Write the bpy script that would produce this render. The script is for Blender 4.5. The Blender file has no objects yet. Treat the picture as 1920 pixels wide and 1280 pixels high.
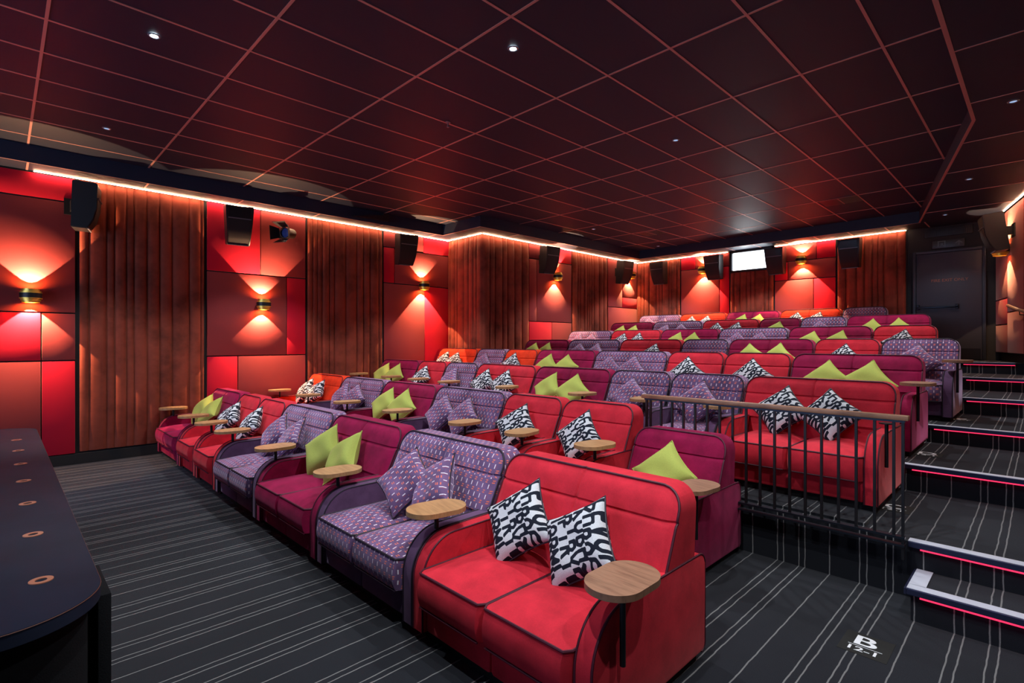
import bpy, bmesh, math, random
from mathutils import Vector, Matrix
random.seed(7)
sc = bpy.context.scene
COL = sc.collection
PI = math.pi
U = 1.7                      # camera height: every measured length is a multiple of it

# ------------------------------------------------------------------ helpers
def link(name, mesh, mats=(), parent=None, loc=(0, 0, 0)):
    o = bpy.data.objects.new(name, mesh)
    COL.objects.link(o)
    if mesh is not None and not mesh.materials:
        for m in (mats if isinstance(mats, (list, tuple)) else [mats]):
            mesh.materials.append(m)
    o.location = loc
    if parent is not None:
        o.parent = parent
    return o

def tag(o, label=None, cat=None, group=None, kind=None):
    if label: o['label'] = label
    if cat: o['category'] = cat
    if group: o['group'] = group
    if kind: o['kind'] = kind
    return o

def thing(name, label, cat, loc=(0, 0, 0), rz=0.0, group=None):
    o = bpy.data.objects.new(name, None)
    COL.objects.link(o)
    o.location = loc
    o.rotation_euler = (0, 0, rz)
    o.empty_display_size = 0.1
    return tag(o, label, cat, group)

def box_uv(me):
    """texture coordinates in metres, from the side each face looks to"""
    if not me.uv_layers:
        me.uv_layers.new(name='UVMap')
    uv = me.uv_layers[0].data
    for p in me.polygons:
        n = p.normal
        a = (abs(n.x), abs(n.y), abs(n.z))
        for li in p.loop_indices:
            v = me.vertices[me.loops[li].vertex_index].co
            if a[2] >= a[1] and a[2] >= a[0]: uv[li].uv = (v.x, v.y)
            elif a[1] >= a[0]: uv[li].uv = (v.x, v.z)
            else: uv[li].uv = (v.y, v.z)

def tomesh(bm, name, smooth=True, uv=False):
    bmesh.ops.recalc_face_normals(bm, faces=bm.faces)
    me = bpy.data.meshes.new(name)
    bm.to_mesh(me)
    bm.free()
    if smooth:
        me.shade_smooth()
        me.set_sharp_from_angle(angle=math.radians(38))
    if uv: box_uv(me)
    return me

def xf(me, m):
    me.transform(m)
    if m.to_3x3().determinant() < 0: me.flip_normals()
    return me

def add_box(bm, x0, x1, y0, y1, z0, z1, bev=0.0, seg=2):
    r = bmesh.ops.create_cube(bm, size=1.0)
    vs = r['verts']
    for v in vs:
        v.co = Vector((x0 + (v.co.x + .5) * (x1 - x0), y0 + (v.co.y + .5) * (y1 - y0), z0 + (v.co.z + .5) * (z1 - z0)))
    if bev > 0:
        es = list({e for v in vs for e in v.link_edges})
        bmesh.ops.bevel(bm, geom=es, offset=bev, segments=seg, affect='EDGES', profile=0.5)

def box_mesh(name, *a, bev=0.0, seg=2, uv=False):
    bm = bmesh.new()
    add_box(bm, *a, bev=bev, seg=seg)
    return tomesh(bm, name, uv=uv)

def add_prism(bm, pts, h0, h1, axis='z', bev=0.0, seg=2):
    """extrude a 2D outline; axis z: (x,y); axis x: (y,z); axis y: (x,z)"""
    def mk(p, h):
        if axis == 'z': return (p[0], p[1], h)
        if axis == 'x': return (h, p[0], p[1])
        return (p[0], h, p[1])
    a = [bm.verts.new(mk(p, h0)) for p in pts]
    b = [bm.verts.new(mk(p, h1)) for p in pts]
    n = len(pts)
    f1 = bm.faces.new(a); f2 = bm.faces.new(b[::-1])
    for i in range(n):
        bm.faces.new((a[i], b[i], b[(i + 1) % n], a[(i + 1) % n]))
    if bev > 0:
        es = list(f1.edges) + list(f2.edges)
        bmesh.ops.bevel(bm, geom=es, offset=bev, segments=seg, affect='EDGES', profile=0.5)

def add_tube(bm, pts, r, n=6, closed=False):
    pts = [Vector(p) for p in pts]
    m = len(pts)
    rings = []
    prev = None
    for i, p in enumerate(pts):
        if closed: d = pts[(i + 1) % m] - pts[i - 1]
        else: d = pts[min(i + 1, m - 1)] - pts[max(i - 1, 0)]
        if d.length < 1e-9: d = Vector((0, 0, 1))
        d.normalize()
        if prev is None:
            ref = Vector((0, 0, 1)) if abs(d.z) < .9 else Vector((1, 0, 0))
            s = d.cross(ref).normalized()
        else:
            s = (prev - d * prev.dot(d)).normalized()
        prev = s
        t = d.cross(s)
        rings.append([bm.verts.new(p + s * math.cos(2 * PI * k / n) * r + t * math.sin(2 * PI * k / n) * r) for k in range(n)])
    last = m if closed else m - 1
    for i in range(last):
        A, B = rings[i], rings[(i + 1) % m]
        for k in range(n):
            bm.faces.new((A[k], A[(k + 1) % n], B[(k + 1) % n], B[k]))
    if not closed:
        bm.faces.new(rings[0]); bm.faces.new(rings[-1][::-1])

def add_lathe(bm, prof, n=32, center=(0, 0, 0), ang=2 * PI, a0=0.0, close=True):
    """revolve (r,z) pairs about a vertical axis"""
    full = abs(ang - 2 * PI) < 1e-6
    cnt = n if full else n + 1
    rings = []
    for r, z in prof:
        rings.append([bm.verts.new((center[0] + r * math.cos(a0 + ang * k / n), center[1] + r * math.sin(a0 + ang * k / n), center[2] + z)) for k in range(cnt)])
    for i in range(len(prof) - 1):
        for k in range(n):
            k2 = (k + 1) % cnt
            bm.faces.new((rings[i][k], rings[i][k2], rings[i + 1][k2], rings[i + 1][k]))
    if close and full:
        if prof[0][0] > 1e-5: bm.faces.new(rings[0])
        if prof[-1][0] > 1e-5: bm.faces.new(rings[-1][::-1])

# ------------------------------------------------------------------ material nodes
class N:
    def __init__(s, name):
        s.m = bpy.data.materials.new(name)
        s.m.use_nodes = True
        s.t = s.m.node_tree
        s.b = s.t.nodes['Principled BSDF']
        s.out = s.t.nodes['Material Output']
    def node(s, typ, **kw):
        n = s.t.nodes.new(typ)
        for k, v in kw.items(): setattr(n, k, v)
        return n
    def L(s, a, b): s.t.links.new(a, b)
    def put(s, sock, v):
        if isinstance(v, (int, float)): sock.default_value = v
        elif isinstance(v, (tuple, list)): sock.default_value = tuple(v) if len(v) == 4 or sock.type == 'VECTOR' else tuple(v) + (1,)
        else: s.L(v, sock)
    def M(s, op, a, b=0.0, c=0.0):
        n = s.node('ShaderNodeMath', operation=op)
        s.put(n.inputs[0], a); s.put(n.inputs[1], b); s.put(n.inputs[2], c)
        return n.outputs[0]
    def mix(s, f, a, b):
        n = s.node('ShaderNodeMix', data_type='RGBA')
        s.put(n.inputs[0], f); s.put(n.inputs[6], a); s.put(n.inputs[7], b)
        return n.outputs[2]
    def pos(s, space='world'):
        if space == 'world': o = s.node('ShaderNodeNewGeometry').outputs['Position']
        elif space == 'uv': o = s.node('ShaderNodeTexCoord').outputs['UV']
        else: o = s.node('ShaderNodeTexCoord').outputs['Object']
        sp = s.node('ShaderNodeSeparateXYZ'); s.L(o, sp.inputs[0])
        return o, sp.outputs[0], sp.outputs[1], sp.outputs[2]
    def noise(s, vec, scale, detail=3.0, rough=.55, sx=None):
        n = s.node('ShaderNodeTexNoise')
        n.inputs['Scale'].default_value = scale
        n.inputs['Detail'].default_value = detail
        n.inputs['Roughness'].default_value = rough
        if sx:
            mp = s.node('ShaderNodeMapping'); mp.inputs['Scale'].default_value = sx
            s.L(vec, mp.inputs[0]); vec = mp.outputs[0]
        s.L(vec, n.inputs['Vector'])
        return n.outputs['Fac']
    def ramp(s, f, stops):
        n = s.node('ShaderNodeValToRGB')
        e = n.color_ramp.elements
        while len(e) < len(stops): e.new(.5)
        for i, (p, c) in enumerate(stops):
            e[i].position = p; e[i].color = tuple(c) + ((1,) if len(c) == 3 else ())
        s.put(n.inputs[0], f)
        return n.outputs[0]
    def bump(s, h, strength=.3, dist=.01):
        n = s.node('ShaderNodeBump')
        n.inputs['Strength'].default_value = strength
        n.inputs['Distance'].default_value = dist
        s.L(h, n.inputs['Height']); s.L(n.outputs[0], s.b.inputs['Normal'])
    def set(s, **kw):
        for k, v in kw.items(): s.put(s.b.inputs[k.replace('_', ' ')], v)
        return s.m

def col(r, g, b):
    """display colour to linear"""
    f = lambda c: (c / 255 / 12.92) if c <= 10 else ((c / 255 + .055) / 1.055) ** 2.4
    return (f(r), f(g), f(b))

def scl(c, k): return tuple(min(1, a * k) for a in c)

def plain(name, c, rough=.5, metal=0.0, **kw):
    n = N(name)
    return n.set(Base_Color=c, Roughness=rough, Metallic=metal, **kw)

def emis(name, c, st):
    n = N(name)
    return n.set(Base_Color=(0, 0, 0), Emission_Color=c, Emission_Strength=st)

def velvet(name, c, tint=None, blot=.35, sheen=.6):
    n = N(name)
    o, x, y, z = n.pos('obj')
    f1 = n.noise(o, 5.5, 4, .6)
    f2 = n.noise(o, 160, 2, .5)
    f = n.M('ADD', n.M('MULTIPLY', f1, .8), n.M('MULTIPLY', f2, .2))
    c0 = n.ramp(f, [(.3, scl(c, 1 - blot)), (.5, c), (.72, scl(c, 1 + blot))])
    n.bump(n.M('ADD', n.M('MULTIPLY', f2, .12), f1), .25, .006)
    return n.set(Base_Color=c0, Roughness=.82, Sheen_Weight=sheen, Sheen_Roughness=.35, Sheen_Tint=tint or scl(c, 2.2), Specular_IOR_Level=.15)

def dashes(name):
    n = N(name)
    o, x, y, z = n.pos('uv')
    P = .056
    def fr(a, off):
        return n.M('SUBTRACT', n.M('FRACT', n.M('ADD', n.M('DIVIDE', a, P if a is x else P * 1.12), off)), .5)
    def bar(u, v, cu, cv, hu, hv):
        a = n.M('LESS_THAN', n.M('ABSOLUTE', n.M('SUBTRACT', u, cu)), hu)
        b = n.M('LESS_THAN', n.M('ABSOLUTE', n.M('SUBTRACT', v, cv)), hv)
        return n.M('MULTIPLY', a, b)
    u, v = fr(x, 0), fr(y, 0)
    white = bar(u, v, 0, 0, .06, .21)
    pink = bar(u, v, .15, -.02, .035, .17)
    u2, v2 = fr(x, .5), fr(y, .5)
    org = n.M('ADD', bar(u2, v2, .02, .10, .17, .05), bar(u2, v2, -.02, -.10, .17, .05))
    f1 = n.noise(o, 4, 3)
    base = n.ramp(f1, [(.3, col(84, 64, 98)), (.7, col(128, 98, 142))])
    c = n.mix(pink, base, col(150, 75, 95))
    c = n.mix(org, c, col(232, 120, 98))
    c = n.mix(white, c, col(232, 222, 236))
    n.bump(n.noise(o, 120, 2), .2, .003)
    return n.set(Base_Color=c, Roughness=.8, Sheen_Weight=.6, Sheen_Roughness=.4, Sheen_Tint=(.7, .6, .85), Specular_IOR_Level=.2)

def letters_mat(name):
    n = N(name)
    at = n.node('ShaderNodeAttribute', attribute_name='ink')
    f = n.M('LESS_THAN', at.outputs['Fac'], 0.0)
    o, x, y, z = n.pos('obj')
    lin = n.noise(o, 260, 2)
    c = n.mix(f, n.ramp(lin, [(.3, col(196, 200, 206)), (.7, col(226, 228, 232))]), col(24, 30, 44))
    n.bump(lin, .3, .002)
    return n.set(Base_Color=c, Roughness=.85, Specular_IOR_Level=.2)

def carpet(name):
    n = N(name)
    o, x, y, z = n.pos('world')
    P = .32 * U
    wob = n.M('MULTIPLY', n.M('SUBTRACT', n.noise(o, 9, 2, .5), .5), .012)
    xx = n.M('ADD', x, wob)
    ph = n.M('FRACT', n.M('DIVIDE', n.M('ADD', xx, 20 * P + .965 * U + .08 * U), P))   # single line at .25
    line = None
    for off in (.0, .110, .136, .200, .224):
        cpos = (.08 + off) / .32
        l = n.M('LESS_THAN', n.M('ABSOLUTE', n.M('SUBTRACT', ph, cpos)), .0036 / P)
        line = l if line is None else n.M('MAXIMUM', line, l)
    pile = n.noise(o, 420, 2, .6)
    big = n.noise(o, 1.2, 3, .5)
    base = n.ramp(n.M('ADD', n.M('MULTIPLY', pile, .6), n.M('MULTIPLY', big, .4)), [(.3, (.0045, .0056, .0085)), (.7, (.013, .016, .024))])
    lc = n.ramp(pile, [(.3, (.13, .13, .13)), (.7, (.27, .27, .27))])
    c = n.mix(line, base, lc)
    n.bump(pile, .5, .006)
    return n.set(Base_Color=c, Roughness=.95, Specular_IOR_Level=.1, Sheen_Weight=.15, Sheen_Roughness=.5)

def fabric(name, c, sc_=300, k=.12, sh=.15):
    n = N(name)
    o, x, y, z = n.pos('world')
    f = n.noise(o, sc_, 2)
    g = n.noise(o, 2.0, 3)
    c0 = n.ramp(n.M('ADD', n.M('MULTIPLY', f, .5), n.M('MULTIPLY', g, .5)), [(.3, scl(c, 1 - k)), (.7, scl(c, 1 + k))])
    n.bump(f, .3, .003)
    return n.set(Base_Color=c0, Roughness=.9, Sheen_Weight=sh, Sheen_Roughness=.4, Sheen_Tint=(1, .62, .52), Specular_IOR_Level=.15)

def crushed(name, c):
    n = N(name)
    o, x, y, z = n.pos('world')
    f = n.noise(o, 1.8, 4, .6)
    w = n.noise(o, 30, 3, .6, sx=(.35, .35, 2.4))
    c0 = n.ramp(f, [(.34, scl(c, .5)), (.5, c), (.68, scl(c, 1.35))])
    n.bump(n.M('ADD', n.M('MULTIPLY', w, .35), f), .3, .02)
    return n.set(Base_Color=c0, Roughness=.75, Sheen_Weight=.5, Sheen_Roughness=.35, Sheen_Tint=(.9, .5, .34), Specular_IOR_Level=.2)

def wood(name, c1, c2, rough=.45):
    n = N(name)
    o, x, y, z = n.pos('obj')
    d = n.noise(o, 3.0, 4, .6, sx=(1, 7, 1))
    g = n.noise(o, 26, 4, .6, sx=(.3, 5, 1))
    f = n.M('ADD', n.M('MULTIPLY', d, .6), n.M('MULTIPLY', g, .4))
    c = n.ramp(f, [(.32, c1), (.48, scl(c2, .85)), (.56, c2), (.7, scl(c1, 1.2))])
    return n.set(Base_Color=c, Roughness=rough)

MAT = {
 'coral': velvet('coral_velvet', col(204, 42, 58), tint=(1, .28, .28), blot=.3, sheen=.35),
 'warmlit_coral': velvet('warmlit_coral_velvet', col(222, 58, 28), tint=(1, .35, .18), blot=.3, sheen=.35),  # coral velvet with the warm wall wash put into its colour
 'magenta': velvet('magenta_velvet', col(144, 18, 66), tint=(.8, .18, .36), blot=.4, sheen=.4),
 'dash': dashes('dash_pattern_fabric'),
 'plum': velvet('plum_velvet', col(98, 70, 102), tint=(.6, .45, .65), blot=.3),
 'lime': fabric('lime_linen', col(176, 186, 92), 160, .15),
 'letters': letters_mat('letter_print_linen'),
 'pipe_red': plain('dark_wine_piping', col(74, 10, 34), .6),
 'pipe_mag': plain('dark_magenta_piping', col(78, 8, 40), .6),
 'pipe_plum': plain('dark_plum_piping', col(34, 22, 40), .6),
 'plinth': plain('black_base_fabric', (.008, .008, .009), .8),
 'oak': wood('oak_veneer', col(150, 108, 68), col(186, 142, 96)),
 'walnut': wood('walnut_rail', col(104, 70, 52), col(158, 116, 90)),
 'blackmetal': plain('black_powder_coat', (.012, .012, .014), .4, .3),
 'steel': plain('dark_blue_steel', (.03, .04, .055), .35, .8),
 'carpet': carpet('pinstripe_carpet'),
 'wallback': plain('black_wall_backing', (.008, .007, .008), .8),
 'bright': fabric('crimson_fabric', col(192, 22, 48), k=.06, sh=.3),
 'muted': fabric('brick_red_fabric', col(148, 58, 58), k=.08, sh=.35),
 'rust': crushed('rust_crushed_velvet', col(132, 60, 44)),
 'rim': plain('satin_speaker_rim', (.16, .15, .17), .35), 'ceiling': None, 'brass': plain('polished_brass', (.85, .60, .12), .38, .85),
 'speaker': plain('black_speaker_plastic', (.012, .011, .012), .45),
 'grille': plain('speaker_grille', (.02, .018, .018), .6, .4),
 'alu': plain('anodised_aluminium', col(205, 210, 224), .45, .1),
 'bluealu': plain('dark_blue_aluminium', (.035, .04, .09), .35, .6),
 'ledred': emis('red_led_line', (1, .03, .11), 1.5),
 'doorpaint': plain('slate_door_paint', (.038, .042, .062), .5),
 'doorframe': plain('dark_frame_paint', (.025, .03, .045), .45),
 'darkwall': fabric('charcoal_wall', (.035, .036, .038), 60, .1),
 'copper': plain('copper_letters', (.42, .16, .09), .6, .2),
 'counter': None,
 'white': plain('white_marker_print', (.85, .87, .9), .7),
 'patch': plain('dark_carpet_inlay', (.013, .013, .012), .95),
}
n = N('dark_ceiling_tile')
o, x, y, z = n.pos('world')
f = n.noise(o, 500, 2)
n.bump(f, .2, .002)
MAT['ceiling'] = n.set(Base_Color=n.ramp(f, [(.3, (.012, .018, .036)), (.7, (.018, .026, .052))]), Roughness=.55, Specular_IOR_Level=.35)
MAT['gridbar'] = plain('copper_red_grid_bar', (.60, .31, .25), .45, .2)
n = N('midnight_blue_counter')
o, x, y, z = n.pos('obj')
f = n.noise(o, 3, 4, .6)
MAT['counter'] = n.set(Base_Color=n.ramp(f, [(.3, (.004, .007, .018)), (.7, (.008, .013, .030))]), Roughness=.7, Specular_IOR_Level=.2)
MAT['plyedge'] = plain('copper_brown_edge', col(84, 44, 32), .7)
MAT['counterbody'] = fabric('black_counter_cloth', (.005, .0055, .007), 200, .3, 0.0)
MAT['cove'] = emis('warm_cove_led', (1.0, .58, .34), 90.0)
MAT['lampglow'] = emis('lamp_glow', (1.0, .62, .22), 14.0)
MAT['downglow'] = emis('downlight_glow', (.75, .9, 1.0), 60.0)
MAT['dimglow'] = emis('dim_downlight_lens', (.45, .65, 1.0), .8)
MAT['booth'] = emis('projector_light', (.86, .93, 1.0), 6.0)
MAT['screen'] = emis('screen_fill_glow', (.50, .63, 1.0), 3.8)  # glow added to light the sofa fronts

# ------------------------------------------------------------------ plan of the room (in units of U)
XL, XJ, YJ, YB = -5.54, -4.86, 4.262, 7.75        # left wall, jogged wall, jog, back wall
YF = -3.2                                          # screen end
SOF, CEI = 1 + 1.33, 1 + 1.46
def xr(y): return -.35 + .2254 * (YB - y)          # flared right-hand wall
ROWOFF = dict(A=0, B=.92, C=1.79, D=2.6575, E=3.525, F=4.3925, G=5.26, H=6.1275)
RISY = dict(C=2.545, D=3.4125, E=4.28, F=5.1475, G=6.015, H=6.8825)
AISZ = dict(C=.218, D=.352, E=.46, F=.578, G=.686, H=.793)
SEATZ = dict(A=0, B=.1, C=.23, D=.352, E=.46, F=.585, G=.72, H=.86)
XEND = dict(C=-.372, D=-.52, E=-.53, F=-.44, G=-.51, H=-.6)

# floor with its carpeted tiers
bm = bmesh.new()
add_box(bm, (XL - .1) * U, (xr(YF) + .2) * U, YF * U, (YB + .1) * U, -.2, 0)
ks = 'CDEFGH'
for i, k in enumerate(ks):
    y0, y1 = RISY[k] * U, (YB + .05) * U
    zprev = 0 if i == 0 else AISZ[ks[i - 1]] * U
    add_prism(bm, [((XL - .05) * U, y0), (xr(RISY[k]) * U + .3, y0), (xr(YB) * U + .3, y1), ((XL - .05) * U, y1)], zprev - .02, AISZ[k] * U)
# raised seating plinths
def plinth(x1, k):
    add_box(bm, (XL - .02) * U, x1 * U, (ROWOFF[k] + .88) * U if k in 'B' else RISY[k] * U + .12, (RISY['C'] if k == 'B' else (RISY[ks[ks.index(k) + 1]] if k != 'H' else YB)) * U, 0, SEATZ[k] * U)
plinth(-1.495, 'B')
for k, x1 in (('C', -.53), ('F', -.68), ('G', -.82), ('H', -1.33)): plinth(x1, k)
# lowest stair in the aisle
add_box(bm, -.335 * U, (xr(2.3) + .2) * U, 2.335 * U, 2.56 * U, 0, .115 * U)
floor = link('floor', tomesh(bm, 'floor', smooth=False), MAT['carpet'])
tag(floor, 'charcoal carpet with fine white pinstripes running up the stepped tiers', kind='structure')

# walls (dark backing) with cladding panels as parts
def wall(name, label, pts, z0=0, z1=CEI * U + .05):
    bm = bmesh.new()
    add_prism(bm, [(a * U, b * U) for a, b in pts], z0, z1)
    o = link(name, tomesh(bm, name, smooth=False), MAT['wallback'])
    return tag(o, label, kind='structure')
T = .12
WL = wall('wall_left', 'left wall clad in red fabric panels and rust velvet bays', [(XL, YF), (XL - T, YF), (XL - T, YJ + T), (XL, YJ + T)])
WJ = wall('wall_left_jog', 'short wall face where the left wall steps inward', [(XL - T, YJ), (XJ - .001, YJ), (XJ - .001, YJ + T), (XL - T, YJ + T)])
WI = wall('wall_left_rear', 'rear stretch of the left wall, stepped inward', [(XJ, YJ), (XJ, YB + T), (XJ - T, YB + T), (XJ - T, YJ)])
WB = wall('wall_back', 'back wall of red panels and rust velvet behind the last row', [(XJ - T, YB), (-1.144, YB), (-1.144, YB + T), (XJ - T, YB + T)])
WD = wall('wall_back_door', 'charcoal wall around the fire exit door', [(-1.144, YB + .012), (xr(YB) + .12, YB + .012), (xr(YB) + .12, YB + T), (-1.144, YB + T)])
WD.data.materials[0] = MAT['darkwall']
WR = wall('wall_right', 'flared right wall clad in red panels beside the aisle', [(xr(YB), YB + T), (xr(YF), YF), (xr(YF) + T, YF), (xr(YB) + T, YB + T)])
WS = wall('wall_screen', 'dark wall carrying the cinema screen', [(XL - T, YF), (XL - T, YF - T), (xr(YF) + T, YF - T), (xr(YF) + T, YF)])

class Frame:
    """maps (along, out, z) on a wall face to the world"""
    def __init__(s, o, d, n): s.o, s.d, s.n = Vector(o), Vector(d).normalized(), Vector(n).normalized()
    def mat(s):
        m = Matrix.Identity(4)
        m.col[0][:3] = s.d; m.col[1][:3] = s.n; m.col[2][:3] = (0, 0, 1); m.col[3][:3] = s.o
        return m
FL = Frame((XL * U, 0, 0), (0, 1, 0), (1, 0, 0))              # along = y
FJ = Frame((0, YJ * U, 0), (1, 0, 0), (0, -1, 0))             # along = x
FI = Frame((XJ * U, 0, 0), (0, 1, 0), (1, 0, 0))
FB = Frame((0, YB * U, 0), (1, 0, 0), (0, -1, 0))
rd = Vector((-.2254, 1, 0)).normalized()
FR = Frame((xr(YB) * U, YB * U, 0), rd, (-rd.y, rd.x, 0))      # along measured from the back corner, negative towards the screen

def panel(fr, par, a0, a1, z0, z1, mat, g=.006):
    bm = bmesh.new()
    add_box(bm, a0 + g, a1 - g, .0, .032, z0 + g, z1 - g, bev=.008)
    me = tomesh(bm, 'wall_panel'); xf(me, fr.mat())
    return link('wall_panel', me, MAT[mat], par)

def fluted(fr, par, a0, a1, z0, z1, seed, widths=None):
    """padded velvet bay stitched into upright channels of uneven width"""
    rnd = random.Random(seed)
    a = a0 + .012
    xs = [a]
    while a < a1 - .2:
        a += rnd.choice((.09, .10, .14, .16, .20, .23))
        xs.append(a)
    xs.append(a1 - .012)
    bm = bmesh.new()
    prof = [(xs[0], 0)]
    for p, q in zip(xs, xs[1:]):
        w = q - p
        for t in (0, .03, .08, .16, .3, .5, .7, .84, .92, .97):
            prof.append((p + t * w, .018 + .042 * min(1, w / .13) * (1 - abs(2 * t - 1) ** 4.0)))
    prof.append((xs[-1], .018)); prof.append((xs[-1], 0))
    cols = []
    nz = 10
    for (p, d) in prof:
        cols.append([bm.verts.new((p, d * (1 if 0 < j < nz else .4), z0 + (z1 - z0) * j / nz)) for j in range(nz + 1)])
    for c0, c1 in zip(cols, cols[1:]):
        for j in range(nz): bm.faces.new((c0[j], c1[j], c1[j + 1], c0[j + 1]))
    me = tomesh(bm, 'velvet_bay'); xf(me, fr.mat())
    return link('velvet_bay', me, MAT['rust'], par)

TOP = SOF * U - .015
b, m_ = 'bright', 'muted'
for (a0, a1, z0, z1, mm) in [
    (-1.4, .755, 3.615, TOP, b), (-1.4, .755, 2.09, 3.61, m_), (-.9, .40, 1.44, 2.085, b), (.40, .755, 1.44, 2.085, m_),
    (-.9, .40, .15, 1.435, m_), (.40, .755, .15, 1.435, b), (-1.4, -.9, .15, 2.085, m_),
    (2.37, 3.19, 2.84, TOP, b), (3.19, 3.97, 2.84, TOP, m_), (2.37, 3.63, 1.465, 2.835, m_), (3.63, 3.97, 1.465, 2.835, b),
    (2.37, 2.83, .15, 1.46, b), (2.83, 3.97, .15, 1.46, m_),
    (5.57, 6.54, 3.63, TOP, m_), (6.54, 7.245, 3.61, TOP, b), (5.57, 5.82, 2.90, 3.625, b), (5.82, 7.245, 2.90, 3.605, m_),
    (5.57, 6.57, .15, 2.895, m_), (6.57, 7.245, .15, 2.895, b)]:
    panel(FL, WL, a0, a1, z0, z1, mm)
fluted(FL, WL, .785, 2.345, .17, TOP, 1); fluted(FL, WL, 3.995, 5.55, .17, TOP, 2)
fluted(FL, WL, -3.6, -1.43, .17, TOP, 3)
fluted(FJ, WJ, XL * U + .01, XJ * U + .03, .17, TOP, 4)
fluted(FI, WI, YJ * U - .03, 8.6, .17, TOP, 5); fluted(FI, WI, 10.19, 11.68, .17, TOP, 6)
for (a0, a1, z0, z1, mm) in [
    (8.63, 9.67, 3.61, TOP, m_), (9.67, 10.16, 3.61, TOP, b), (8.63, 8.89, 2.165, 3.6, m_), (8.89, 10.16, 2.165, 3.6, m_),
    (8.63, 9.42, .5, 2.16, b), (9.42, 10.16, .5, 2.16, m_),
    (11.71, 12.39, 2.64, TOP, m_), (12.39, 13.15, 2.935, TOP, m_), (12.39, 13.15, 2.64, 2.93, b), (11.71, 13.15, .5, 2.635, m_)]:
    panel(FI, WI, a0, a1, z0, z1, mm)
fluted(FB, WB, XJ * U + .02, -6.89, .5, TOP, 7)
fluted(FB, WB, -5.545, -4.495, .5, 3.43, 8); fluted(FB, WB, -3.19, -1.955, .5, TOP, 9)
for (a0, a1, z0, z1, mm) in [
    (-6.87, -6.46, 3.61, TOP, b), (-6.46, -5.56, 3.61, TOP, m_), (-6.87, -5.81, .5, 3.605, m_), (-5.81, -5.56, .5, 3.605, b),
    (-4.48, -3.59, 3.565, TOP, m_), (-3.59, -3.21, 3.565, TOP, b), (-4.48, -4.19, 3.13, 3.56, b), (-4.19, -3.21, 3.13, 3.56, m_),
    (-4.48, -3.65, .5, 3.125, m_), (-3.65, -3.21, .5, 3.125, b)]:
    panel(FB, WB, a0, a1, z0, z1, mm)
# right wall (along measured from the back corner)
for (a0, a1, z0, z1, mm) in [
    (-.85, -.01, 2.45, TOP, m_), (-1.85, -.85, 2.2, TOP, m_), (-.85, -.01, 2.0, 2.445, b), (-1.85, -.85, 1.5, 2.195, m_), (-.85, -.01, 1.5, 1.995, m_),
    (-3.4, -1.95, .6, TOP, b), (-4.9, -3.4, .6, TOP, m_)]:
    panel(FR, WR, a0, a1, z0, z1, mm)
fluted(FR, WR, -8, -4.95, .2, TOP, 12)

def baseboard(name, fr, a0, a1, z0, z1):
    me = box_mesh(name, a0, a1, 0, .035, z0, z1); xf(me, fr.mat())
    tag(link(name, me, MAT['wallback']), 'black skirting along the foot of the wall', kind='structure')
baseboard('baseboard_left', FL, YF * U, YJ * U, 0, .145)

# ------------------------------------------------------------------ ceiling
def poly(name, pts, z0, z1, mat):
    bm = bmesh.new(); add_prism(bm, [(a * U, b * U) for a, b in pts], z0, z1)
    return tomesh(bm, name, smooth=False)
CX0, CX1, CY0, CY1 = -5.275, -4.565, 3.97, 7.36
RX = -.3
inner = [(CX0, YF), (CX0, CY0), (CX1, CY0), (CX1, CY1), (-.978, CY1), (-.295, 4.18), (RX, YF)]
ceil = link('ceiling', poly('ceiling', [(XL - .2, YF - .2), (xr(YF) + .3, YF - .2), (xr(YF) + .3, YB + .2), (XL - .2, YB + .2)], CEI * U, CEI * U + .1, None), MAT['ceiling'])
tag(ceil, 'near-black tiled ceiling with thin copper red joints', kind='structure')
g = .0
sof = bmesh.new()
zs0, zs1 = SOF * U, CEI * U
wl = .022
for pts in ([(XL + wl, YF), (CX0, YF), (CX0, CY0), (XL + wl, CY0)],
            [(XL + wl, CY0), (CX1, CY0), (CX1, YJ - wl), (XL + wl, YJ - wl)],
            [(XJ + wl, YJ - wl - .0001), (CX1, YJ - wl), (CX1, CY1), (XJ + wl, CY1)],
            [(XJ + wl, CY1), (-.978, CY1), (-.978, YB - wl), (XJ + wl, YB - wl)],
            [(-.978, CY1), (-.295, 4.18), (xr(4.18) - wl, 4.18), (xr(YB) - wl, YB + .012), (-.978, YB + .012)],
            [(RX, YF), (xr(YF) - wl, YF), (xr(4.18) - wl, 4.18), (RX, 4.18)]):
    add_prism(sof, [(a * U, c * U) for a, c in pts], zs0, zs1)
soff = link('ceiling_soffit', tomesh(sof, 'ceiling_soffit', smooth=False), MAT['ceiling'])
tag(soff, 'lower dark bulkhead running around the edge of the ceiling', kind='structure')
# joints between the tiles
bm = bmesh.new()
w = .011
def inside_y(y):      # inner ceiling extent in x at given y
    x0 = CX0 if y < CY0 else CX1
    x1 = RX if y < 4.18 else -.295 + (y - 4.18) * (-.683) / (CY1 - 4.18)
    return x0, x1
ys = [.152 + .744 * k for k in range(-4, 10)]
for yy in ys:
    if yy < CY1:
        x0, x1 = inside_y(yy)
        add_box(bm, x0 * U, x1 * U, yy * U - w, yy * U + w, CEI * U - .004, CEI * U + .002)
    xa = XL + wl if yy < YJ else XJ + wl
    if yy < YB - .1:
        x0 = CX0 if yy < CY0 else CX1
        if yy >= CY1: x0 = -.978
        add_box(bm, xa * U, x0 * U, yy * U - w, yy * U + w, SOF * U - .004, SOF * U + .002)
        x1 = inside_y(min(yy, CY1))[1]
        add_box(bm, x1 * U, (xr(yy) - wl) * U, yy * U - w * .7, yy * U + w * .7, SOF * U - .004, SOF * U + .002)
k = 0
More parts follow.
